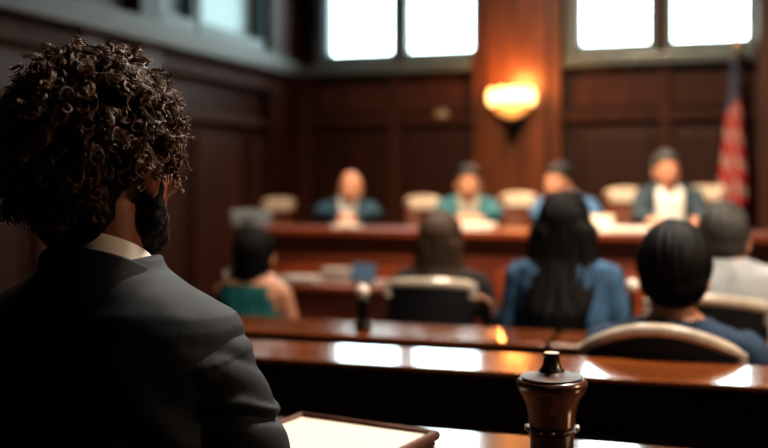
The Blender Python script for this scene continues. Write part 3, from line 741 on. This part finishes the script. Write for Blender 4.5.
# woman in teal sleeveless top
a = at(253, 4.6); tW1, H1 = person('dark-haired woman in teal sleeveless top, bare shoulders, left of the clerk table', a, rad(-6), zat(226, 4.62), hs=0.43, sw=0.155, female=True, hair='bob', hmat=M_HAIRBLK, coat=M_TEALTOP, bare=True, skin=M_SKIN2, drop=0.255, hairlen=0.13, hairw=0.080, lean=0.0, hy=0.02, yaw=12)
er = MB().lathe([(0.0, -0.003), (0.026, -0.003), (0.029, 0.0), (0.026, 0.003), (0.0, 0.003)], H1 @ Matrix.Translation((-0.106, -0.03, -0.075)) @ Matrix.Rotation(rad(50), 4, 'X'), seg=24)
o = obj('earring', er, M_PEARL, tW1); o['label'] = 'round pale earring'
# chair with highlight on its rail, woman in black
make_chair('low black chair under the woman in the teal top', a, rad(-6), seat_h=0.43, back_h=0.62, w=0.38, rail=W_RAILD)
a = at(440, 4.5); tW2, _ = person('brown-haired woman in black, seated in the chair with the highlight-pale rail near the clerk table', a, rad(6), zat(212, 4.5), hs=0.44, sw=0.16, female=True, hair='long', hmat=M_HAIRBRN, coat=M_BLACKC, drop=0.27, hairlen=0.20, lean=0.0, hy=0.02,
    arms={1: ((0.235, 0.07, 0.66), (0.225, -0.07, 0.735))}, hands_dir={1: (-0.15, -0.6, 0.75), -1: (0.4, 0.9, -0.2)})
make_chair('black chair with pale highlight on its curved top rail behind the brown-haired woman', a, rad(6), seat_h=0.44, back_h=0.86, w=0.345, rr=0.020, arch=0.012)
# woman in denim with long black hair
a = at(564, 3.75); tW3, _ = person('woman in blue denim jacket with very long black hair, seated behind the narrow table', a, 0.0, zat(193, 3.75), hs=0.44, sw=0.158, female=True, hair='long', hmat=M_HAIRBLK, coat=M_DENIM, skin=M_SKIN, drop=0.262, hairlen=0.46, hairw=0.116, lean=0.0, hy=0.02)
make_chair('low black chair under the long-haired woman in denim', a, 0.0, seat_h=0.44, back_h=0.70, w=0.40, rail=W_RAILD)
# man in pale shirt
a = at(722, 3.6); tM5, _ = person('grey-haired man in pale grey shirt, seated at the right edge', a, rad(-10), zat(203, 3.6), hs=0.44, sw=0.185, hair='short', hmat=M_HAIRGREY, coat=M_SHIRTG, skin=M_SKIN, drop=0.24, lean=0.0, hy=0.02, yaw=14)
make_chair('black chair with pale highlight on its top rail behind the man in the pale shirt', a, rad(-10), seat_h=0.44, back_h=0.88, w=0.38, rr=0.02, arch=0.02)
# man in navy with black hair, nearest of the audience
a = at(674, 2.75); tM6, _ = person('black-haired man in navy, sitting just beyond the rail right of the gavel', a, rad(-4), zat(227, 2.75), hscale=1.10, hs=0.44, sw=0.18, hair='short', hmat=M_HAIRBLK, coat=M_NAVY, skin=M_SKIN2, drop=0.285, lean=0.0, hy=0.01, yaw=6, knee=0.44)
make_chair('black round-topped chair with pale highlight on its edge behind the man in navy', a, rad(-4), seat_h=0.44, back_h=0.868, w=0.365, rr=0.018, arch=0.055)

# microphones on the narrow tables
M_GRILLE = plain('pale_grille', (0.78, 0.70, 0.60), rough=0.35)
def microphone(label, q, z, h, r):
    t = thing('microphone', label, 'microphone', (q.x, q.y, z))
    k = r / 0.022
    obj('mic_base', MB().lathe([(0.030, 0.0), (0.030, 0.012), (0.022, 0.02), (0.019, 0.026), (0.0, 0.026)], seg=24), M_DARKMETAL, t)
    if h < 0.14: obj('mic_body', MB().lathe([(0.019, 0.024), (0.019, h - 0.05), (0.022, h - 0.026), (0.016, h - 0.016)], seg=24), M_DARKMETAL, t)
    else: obj('mic_stem', MB().tube([(0, 0, 0.024), (0, 0.004, h * 0.5), (0, -0.002, h - 0.01)], 0.007), M_DARKMETAL, t)
    o = obj('mic_head', MB().ell((0, -0.002, h + 0.006), (r, r, r)), M_GRILLE, t); o['label'] = 'pale rounded microphone head'
q = on(363, R2a + 0.10); microphone('short black microphone with pale round head standing on the narrow table', q, r2z(q.y + 0.03), 0.12, 0.023)
q = on(632, R2b - 0.07); microphone('tall thin microphone with pale round head left of the man in navy', q, r2z(q.y + 0.03), 0.155, 0.022)

# ------------------------------------------------------------------ notebook and gavel
def make_notebook():
    ztop = TZ + 0.024
    def inv(px, py, z):
        Z = (CZ - z) * F / (py - HY); return R(px, Z, z)
    tl = inv(300, 413, ztop); tr = inv(437, 431, ztop)
    u = (tr - tl); W = u.length; u.normalize(); v = Vector((u.y, -u.x, 0)); ang = math.atan2(u.y, u.x); Hh = 0.24
    c = (tl + tr) / 2 + v * (Hh / 2)
    t = thing('notebook', 'open-faced cream notebook in a brown leather cover on the near table', 'notebook', (c.x, c.y, TZ + 0.0008), ang)
    obj('cover', MB().box((-W / 2, -Hh / 2, 0), (W / 2, Hh / 2, 0.006), 0.0025, seg=3), M_LEATHER, t)
    rim = MB().tube([(-W / 2 + 0.004, -Hh / 2 + 0.004, 0.014), (-W / 2 + 0.004, Hh / 2 + 0.002, 0.017), (W / 2 - 0.004, Hh / 2 + 0.002, 0.017), (W / 2 - 0.004, -Hh / 2 + 0.004, 0.014)], 0.0105, seg=12)
    obj('raised_edge', rim, M_LEATHER, t)
    pg = MB()
    pg.box((-W / 2 + 0.012, -Hh / 2 + 0.003, 0.006), (W / 2 - 0.014, Hh / 2 - 0.013, 0.0205), 0.001)
    o = obj('pages', pg, M_PAGE, t); o['label'] = 'block of blank cream pages'
    m, nt, b = new_mat('ruled_page'); b.inputs['Roughness'].default_value = 0.8
    tc = nt.nodes.new('ShaderNodeTexCoord'); wv = nt.nodes.new('ShaderNodeTexWave'); wv.bands_direction = 'Y'; wv.inputs['Scale'].default_value = 38; wv.inputs['Distortion'].default_value = 0.0
    nt.links.new(tc.outputs['Object'], wv.inputs['Vector'])
    rp = nt.nodes.new('ShaderNodeValToRGB'); rp.color_ramp.elements[0].color = (0.60, 0.53, 0.40, 1); rp.color_ramp.elements[1].color = (0.66, 0.59, 0.46, 1); rp.color_ramp.elements[1].position = 0.15
    nt.links.new(wv.outputs['Fac'], rp.inputs['Fac']); nt.links.new(rp.outputs['Color'], b.inputs['Base Color'])
    tilt(t)
    obj('top_page', MB().box((-W / 2 + 0.013, -Hh / 2 + 0.004, 0.0206), (W / 2 - 0.015, Hh / 2 - 0.014, 0.0214), 0.0003), m, t)
make_notebook()

GZ = 1.70
q = R(552, GZ)
t = thing('sound_block', 'round wooden sound block under the gavel on the near table', 'sound block', (q.x, q.y, TZ + 0.0005))
tilt(t)
obj('disc', MB().lathe([(0.078, 0.0), (0.082, 0.004), (0.082, 0.012), (0.074, 0.017), (0.0, 0.017)]), W_GAVEL, t)
obj('felt_pad', MB().lathe([(0.05, 0.0172), (0.05, 0.0182), (0.0, 0.0182)]), M_BLACKPAD, t)
s = GZ / F; base_y = HY + F * (CZ - tz(q.y) - 0.019) / GZ
def gz(py): return (base_y - py) * s * 1.0
t = thing('gavel', 'turned brown wooden gavel standing upright with bright studded collar', 'gavel', (q.x, q.y, TZ + 0.0192))
tilt(t)
k = s / 2
obj('foot', MB().lathe([(50 * k, 0.0), (52 * k, 0.004), (50 * k, gz(456)), (44 * k, gz(452)), (43 * k, gz(440)), (46 * k, gz(432)), (44 * k, gz(430))]), W_GAVELD, t)
col = MB().lathe([(46 * k, gz(431)), (52 * k, gz(430)), (53 * k, gz(428)), (52 * k, gz(426)), (47 * k, gz(425))])
obj('lower_ring', col, W_GAVELD, t, angle=70)
for kx in range(14):
    aa = 2 * PI * kx / 14
    obj('stud', MB().ell((53 * k * math.cos(aa), 53 * k * math.sin(aa), gz(427.5)), (0.0026, 0.0026, 0.0026), seg=12, rings=8), M_STEEL, t)
hd = MB().lathe([(45 * k, gz(425.5)), (47 * k, gz(422)), (48 * k, gz(412)), (52 * k, gz(403)), (60 * k, gz(395)), (68 * k, gz(389)), (71 * k, gz(384)), (69 * k, gz(380)), (64 * k, gz(378)), (60 * k, gz(377.5))], seg=56)
obj('head', hd, W_GAVEL, t, angle=70)
obj('collar', MB().lathe([(58 * k, gz(378)), (62 * k, gz(377)), (62 * k, gz(375.8)), (58 * k, gz(375)), (40 * k, gz(374)), (28 * k, gz(371))], seg=48), wood('gavel_collar_wood', (0.03, 0.012, 0.006), (0.07, 0.025, 0.012), rough=0.42, coat=0.0, stretch=(10, 10, 1), scale=6, spec=0.3), t, angle=50)
obj('neck', MB().lathe([(30 * k, gz(373.5)), (26 * k, gz(371)), (19 * k, gz(366)), (16 * k, gz(360)), (15.5 * k, gz(356)), (17 * k, gz(354.5)), (16 * k, gz(353))], seg=36), W_GAVELD, t, angle=70)
o = obj('cap', MB().lathe([(15.5 * k, gz(353.2)), (15 * k, gz(352.2)), (0.0, gz(351.8))], seg=36), M_RIM, t); o['label'] = 'pale flat end of the neck'

# ------------------------------------------------------------------ the man in the foreground
def make_man():
    q = R(103, 1.5)
    t = thing('person', 'man with dark curly hair and beard in charcoal suit, back turned, nearest the camera', 'person', (q.x, q.y, 0), 0)
    hp = R(108, 1.5)
    hc = Vector((hp.x - q.x, hp.y - q.y + 0.0, zat(163, 1.5)))
    H = Matrix.Translation(hc) @ Matrix.Rotation(rad(-9), 4, 'Z') @ Matrix.Rotation(rad(-3), 4, 'X')
    hs = 0.47
    body = MB()
    head_prims(body, H, 1.03)
    body.cap((0.004, -0.005, 1.09), hc + Vector((0.0, -0.02, -0.05)), 0.060, 0.055, seg=24)
    body.loft([(0, 0, hs + 0.02, 0.14, 0.1), (0, 0, hs + 0.1, 0.165, 0.11), (0, 0.0, 0.8, 0.155, 0.11), (0, 0, 1.0, 0.185, 0.11), (0, 0, 1.06, 0.16, 0.095), (0, 0, 1.12, 0.09, 0.075)])
    sh = {1: Vector((0.170, 0.0, 1.045)), -1: Vector((-0.170, 0.0, 1.045))}
    el = {1: Vector((0.244, 0.02, 0.83)), -1: Vector((-0.25, 0.03, 0.83))}
    wr = {1: Vector((0.085, 0.225, 0.895)), -1: Vector((-0.10, 0.24, 0.895))}
    for sx in (-1, 1):
        body.cap(sh[sx], el[sx], 0.052, 0.042); body.cap(el[sx], wr[sx], 0.04, 0.027)
        dd = Vector((-sx * 0.75, 0.62, -0.10)); hand(body, wr[sx], dd, Vector((0, 0, -1)), sx, 0.12, 0.95)
        for (a, b, r0, r1) in seated_legs(hs): body.cap((sx * a[0], a[1], a[2]), (sx * b[0], b[1], b[2]), r0 * 0.9, r1 * 0.9)
        body.cap((sx * 0.11, 0.44, 0.06), (sx * 0.115, 0.59, 0.045), 0.034, 0.03)
    obj('body', fuse(body, 0.0042, 3), M_SKINM, t, angle=180)
    face_parts(t, H @ Matrix.Scale(1.03, 4))
    # beard
    b = MB()
    b.ell((0, 0.040, -0.092), (0.061, 0.058, 0.042), H, 24, 14); b.ell((0, 0.078, -0.105), (0.034, 0.028, 0.034), H)
    for sx in (-1, 1):
        b.cap((sx * 0.076, 0.012, -0.005), (sx * 0.064, 0.022, -0.078), 0.009, 0.02, H); b.cap((sx * 0.064, 0.022, -0.07), (sx * 0.03, 0.07, -0.10), 0.022, 0.022, H)
        b.cap((sx * 0.004, 0.098, -0.05), (sx * 0.028, 0.085, -0.072), 0.006, 0.008, H)
    bm_ = fuse(b, 0.0045, 2)
    displace(bm_, lambda c, n: n * (0.004 * noise.noise(c * 90) + 0.003 * noise.noise(c * 200)))
    obj('beard', bm_, M_BEARD, t, angle=180)
    # ---- jacket
    j = MB()
    j.loft([(0, 0.0, hs + 0.01, 0.185, 0.135), (0, 0.0, 0.62, 0.178, 0.13), (0, -0.005, 0.78, 0.183, 0.13), (0, -0.012, 0.92, 0.198, 0.135), (0, -0.012, 1.00, 0.205, 0.128),
            (0, -0.010, 1.05, 0.214, 0.120), (0, -0.008, 1.085, 0.214, 0.108), (0, -0.008, 1.106, 0.203, 0.098), (0.0, -0.006, 1.120, 0.172, 0.09), (0.003, -0.004, 1.14, 0.120, 0.083), (0.005, -0.003, 1.16, 0.084, 0.078), (0.006, 0, 1.18, 0.074, 0.074)], pw=2.25, seg=48)
    jm = fuse(j, 0.006, 4)
    def jd(c, n):
        d = 0.003 * noise.noise(c * 9) + 0.0012 * noise.noise(c * 28)
        # drag lines from the arm pits towards the shoulder blades, centre back seam
        for sx in (-1, 1):
            if c.y < 0.02:
                u = (c.x * sx - 0.12) * 0.75 + (c.z - 0.98) * 0.66
                m = math.exp(-((c.x * sx - 0.165) / 0.06) ** 2 - ((c.z - 0.93) / 0.10) ** 2)
                d += 0.0055 * m * math.sin(u * 95)
        if c.y < 0: d -= 0.0025 * math.exp(-(c.x / 0.004) ** 2)
        return n * d
    displace(jm, jd)
    bm = bmesh.new(); bm.from_mesh(jm)
    bmesh.ops.delete(bm, geom=[v for v in bm.verts if v.co.z > 1.174 and abs(v.co.x) < 0.066 and abs(v.co.y) < 0.066], context='VERTS'); bm.to_mesh(jm); bm.free()
    jk = obj('jacket', jm, M_SUIT, t, angle=180)
    for sx in (-1, 1):
        s_ = MB()
        S, E, Wp = sh[sx], el[sx], wr[sx]
        s_.ell(S + Vector((-sx * 0.004, -0.006, -0.012)), (0.060, 0.074, 0.070), None, 24, 16, rot=Euler((0, rad(sx * -12), 0)).to_matrix())
        s_.cap(S + Vector((sx * 0.003, -0.004, -0.02)), E, 0.064, 0.058, seg=24); s_.cap(E, Wp, 0.058, 0.041, seg=20)
        sm = fuse(s_, 0.0048, 4)
        ax = (E - S); L = ax.length; ax.normalize()
        def sd(c, n):
            r = c - S; tt = r.dot(ax); d = 0.0025 * noise.noise(c * 14) + 0.001 * noise.noise(c * 40)
            rr = r - ax * tt; ang = math.atan2(rr.y, rr.x * sx)
            # compression folds below the padded shoulder and down the upper arm
            wob = 0.016 * math.sin(ang * 1.3 + 0.4) + 0.022 * noise.noise(c * 13) - 0.02 * math.sin(ang - 0.5)
            zz = c.z + wob
            for (zc, am, wd) in ((1.062, -0.004, 0.012), (1.026, 0.003, 0.022), (0.990, 0.006, 0.008), (0.976, -0.007, 0.007), (0.952, 0.003, 0.016), (0.926, -0.003, 0.009), (0.90, 0.003, 0.012), (0.87, -0.003, 0.010)):
                if c.y < S.y + 0.13: d += am * math.exp(-((zz - zc) / wd) ** 2)
            # roped sleeve head
            if tt < 0.01 and n.z > 0.0: d += 0.002
            return n * d
        displace(sm, sd)
        obj('sleeve', sm, M_SUIT, jk, angle=180)
        cf = MB().cap(Wp - (Wp - E).normalized() * 0.01, Wp + (Wp - E).normalized() * 0.012, 0.036, 0.034)
        o = obj('shirt_cuff', fuse(cf, 0.004, 1), M_SHIRT, t, angle=180)
        # seam ring between shoulder and sleeve
        ring = []
        for i in range(15):
            a = rad(-130 + 260 * i / 14 + 90)
            ring.append(S + Vector((sx * (-0.022 - 0.018 * math.sin(a)), 0.088 * math.cos(a) * 0.95 - 0.006, 0.078 * math.sin(a) - 0.008)))
        # (ridge is modelled by the sleeve head itself)
    # collar of the jacket and of the shirt
    def collar(rx, ry, zb, zt_back, zt_front, th, cx, cy, flare, a0=-225, a1=45, n=48):
        m = MB(); vs = []; fs = []
        prof = []
        for i in range(n + 1):
            a = rad(a0 + (a1 - a0) * i / n)
            back = (1 - math.sin(a)) / 2      # 1 at the back (a = -90)
            zt = zt_front + (zt_back - zt_front) * back
            c, s2 = math.cos(a), math.sin(a)
            zbb = zb + (zt - zb) * 0.0
            for (r, z) in ((1 + flare, zbb - 0.02 * (1 - back)), (1.0 + flare * 0.35, zt - 0.004), (1.0 + flare * 0.2, zt), (1.0 - th * 0.6 / rx, zt - 0.002), (1.0 - th / rx, zt - 0.02), (1.0 + flare - th / rx, zbb - 0.02 * (1 - back))):
                vs.append((cx + rx * r * c, cy + ry * r * s2, z))
        for i in range(n):
            for k2 in range(6):
                a = i * 6 + k2; b2 = i * 6 + (k2 + 1) % 6; fs.append((a, b2, b2 + 6, a + 6))
        fs.append(tuple(range(6))); fs.append(tuple(range(n * 6, n * 6 + 6)))
        m.add(vs, fs); return m
    obj('collar', collar(0.0775, 0.0765, 1.120, 1.196, 1.125, 0.006, 0.004, -0.010, 0.24), M_SUIT, jk, angle=60)
    o = obj('shirt_collar', collar(0.0705, 0.0705, 1.13, 1.219, 1.158, 0.004, 0.004, -0.012, 0.03), M_SHIRT, t, angle=60)
    o['label'] = 'white shirt collar'
    # shirt front and tie
    obj('shirt_front', MB().grid(lambda u, v: ((u * 2 - 1) * 0.06 * (1 - v * 0.85), 0.072 + 0.062 * min(1, v * 1.6) - 0.35 * ((u * 2 - 1) * 0.06 * (1 - v * .85)) ** 2 * 20, 1.165 - v * 0.33), 8, 16), M_SHIRT, t)
    # trousers and shoes
    tr = MB().loft([(0, 0.0, hs + 0.004, 0.15, 0.10), (0, 0.0, hs + 0.05, 0.182, 0.13), (0, 0.0, hs + 0.13, 0.17, 0.122)])
    for sx in (-1, 1):
        for (a, b2, r0, r1) in seated_legs(hs): tr.cap((sx * a[0], a[1], a[2]), (sx * b2[0], b2[1], b2[2]), r0 * 0.97, r1 * 0.97)
        sho = MB().loft([(sx * 0.115, 0.51, 0.0, 0.042, 0.13), (sx * 0.115, 0.51, 0.02, 0.046, 0.135), (sx * 0.115, 0.5, 0.05, 0.040, 0.115), (sx * 0.115, 0.46, 0.085, 0.042, 0.055), (sx * 0.115, 0.45, 0.10, 0.040, 0.045)])
        obj('shoe', sho, M_SHOE, t)
    obj('trousers', fuse(tr, 0.008, 3), M_SUIT, t, angle=180)
    # ---- hair: dark inner volume under hundreds of separate ringlets
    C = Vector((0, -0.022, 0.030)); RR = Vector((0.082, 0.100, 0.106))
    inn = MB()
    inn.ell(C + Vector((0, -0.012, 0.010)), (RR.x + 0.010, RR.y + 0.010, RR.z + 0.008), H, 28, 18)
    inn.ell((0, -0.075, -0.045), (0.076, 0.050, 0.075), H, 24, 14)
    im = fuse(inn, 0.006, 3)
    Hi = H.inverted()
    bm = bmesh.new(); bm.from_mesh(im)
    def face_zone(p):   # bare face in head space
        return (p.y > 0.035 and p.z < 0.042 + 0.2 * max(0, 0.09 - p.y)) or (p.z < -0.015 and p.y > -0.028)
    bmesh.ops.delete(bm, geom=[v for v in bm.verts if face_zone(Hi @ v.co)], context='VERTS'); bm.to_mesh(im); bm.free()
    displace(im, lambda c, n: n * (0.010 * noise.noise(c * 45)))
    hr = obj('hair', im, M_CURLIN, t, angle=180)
    rng = random.Random(11)
    cu = MB(); made = 0; tries = 0
    down = (Hi.to_3x3() @ Vector((0, 0, -1))).normalized()
    while made < 860 and tries < 12000:
        tries += 1
        z = rng.uniform(-1, 1); a = rng.uniform(0, 2 * PI); s2 = math.sqrt(1 - z * z)
        d = Vector((s2 * math.cos(a), s2 * math.sin(a), z))
        p = C + Vector((d.x * RR.x, d.y * RR.y, d.z * RR.z))
        if z < -0.30:
            if p.y > -0.03: continue
            # nape: hair down to the collar
            p = Vector((p.x, -0.070 - 0.035 * math.sqrt(max(0, 1 - (p.x / 0.085) ** 2)), rng.uniform(-0.070, 0.0)))
            d = Vector((p.x * 5, -0.8, 0)).normalized()
        if face_zone(p): continue
        nrm = Vector((d.x / RR.x, d.y / RR.y, d.z / RR.z)).normalized() if z >= -0.30 else d
        made += 1
        Lc = rng.uniform(0.038, 0.062); front = max(0, p.y) / 0.1
        back = max(0.0, -p.y) / 0.12
        Lc *= (0.80 + 0.42 * back + 0.12 * front)
        if z < -0.30: Lc *= 0.62
        side = abs(d.x)
        Lc *= 1 - 0.10 * max(0, side - 0.6)
        ax = (nrm + Vector((rng.gauss(0, .35), rng.gauss(0, .35), rng.gauss(0, .35)))).normalized()
        e1 = ax.orthogonal().normalized(); e2 = ax.cross(e1)
        turns = rng.uniform(1.4, 3.2); cr = rng.uniform(0.0060, 0.0115); ph = rng.uniform(0, 2 * PI); hd2 = rng.choice((-1, 1))
        grav = rng.uniform(0.10, 0.8)
        npt = int(10 * turns) + 5
        strands = 6
        for st in range(strands):
            pts = []; off = (st - (strands - 1) / 2)
            crs = cr * (1 + rng.uniform(-0.14, 0.14)); dz = off * rng.uniform(0.0009, 0.0017); dp = rng.uniform(-0.25, 0.25); ext = rng.uniform(0.9, 1.08)
            for i in range(npt):
                f = i / (npt - 1)
                th = ph + hd2 * (2 * PI * turns * f * ext) + dp
                rr2 = crs * min(1, 0.2 + f * 2.6) * (1.0 - 0.30 * f)
                c0 = p + ax * (Lc * (f ** 0.85) * (1 - 0.25 * grav * f)) + down * (Lc * grav * 0.75 * f * f)
                pts.append(c0 + e1 * (rr2 * math.cos(th)) + e2 * (rr2 * math.sin(th)) + ax * dz)
            w0 = rng.uniform(0.0007, 0.0012)
            cu.tube(pts, w0, H, seg=4, rend=w0 * 0.6, capit=False)
    obj('ringlets', cu, M_CURL, hr, angle=180)
    return q
mq = make_man()
make_chair('low dark chair under the curly-haired man', (mq.x, mq.y, 0), 0.0, seat_h=0.47, back_h=0.74, w=0.44, rail=W_RAILD, pad=M_LEATHER)

# ------------------------------------------------------------------ light
def area(name, loc, target, size, power, col, sizey=None, spread=180):
    l = bpy.data.lights.new(name, 'AREA'); l.energy = power; l.color = col; l.size = size
    if sizey: l.shape = 'RECTANGLE'; l.size_y = sizey
    l.spread = rad(spread)
    o = bpy.data.objects.new(name, l); COL.objects.link(o); o.location = loc
    o.rotation_euler = (Vector(target) - Vector(loc)).to_track_quat('-Z', 'Y').to_euler(); return o
WARM = (1.0, 0.66, 0.38)
area('bench_ceiling_light', (-1.1, 4.2, 4.35), (-1.1, 6.9, 0.9), 0.6, 135, (1.0, 0.76, 0.52), 0.4, 80)
area('gallery_ceiling_light', (-1.0, 4.1, 4.35), (-1.0, 3.7, 0.8), 0.6, 70, (1.0, 0.84, 0.68), 0.6, 130)
area('front_ceiling_light', (0.5, 3.5, 4.3), (-0.6, 1.5, 1.1), 0.5, 44, (0.98, 0.90, 0.80), 0.5, 60)
area('gallery_back_light', (1.3, 1.5, 4.3), (-0.7, 3.9, 0.95), 0.4, 26, (1.0, 0.88, 0.74), 0.4, 52)
area('side_wall_light', (3.2, 2.6, 2.5), (-0.8, 1.6, 1.1), 0.4, 27, (1.0, 0.66, 0.40), 0.4, 100)
area('rear_fill_light', (0.3, -1.6, 4.3), (0.0, 1.5, 0.6), 1.6, 8, (0.85, 0.9, 1.0), 1.6, 180)  # unseen fill added behind the camera to lift the dark surfaces
pl = on(514.5, YB - 0.34)
l = bpy.data.lights.new('wall_lamp_light', 'POINT'); l.energy = 38; l.color = (1.0, 0.38, 0.09); l.shadow_soft_size = 0.1
o = bpy.data.objects.new('wall_lamp_light', l); COL.objects.link(o); o.location = (pl.x, YB - 0.42, lz + 0.12)

w = bpy.data.worlds.new('World'); bpy.context.scene.world = w; w.use_nodes = True
w.node_tree.nodes['Background'].inputs['Color'].default_value = (0.5, 0.65, 0.75, 1)
w.node_tree.nodes['Background'].inputs['Strength'].default_value = 0.3

# ------------------------------------------------------------------ camera
cd = bpy.data.cameras.new('camera'); cam = bpy.data.objects.new('camera', cd); COL.objects.link(cam)
cam.location = (0, 0, CZ); cam.rotation_euler = (rad(90), 0, A)
cd.sensor_width = 36.0; cd.lens = F / 768.0 * 36.0; cd.shift_y = -(224.0 - HY) / 768.0
cd.clip_start = 0.05; cd.dof.use_dof = True; cd.dof.focus_distance = 1.50; cd.dof.aperture_fstop = 2.2
bpy.context.scene.camera = cam
vs = bpy.context.scene.view_settings
vs.view_transform = 'Standard'; vs.exposure = -0.45
try: vs.look = 'Medium High Contrast'
except Exception: pass
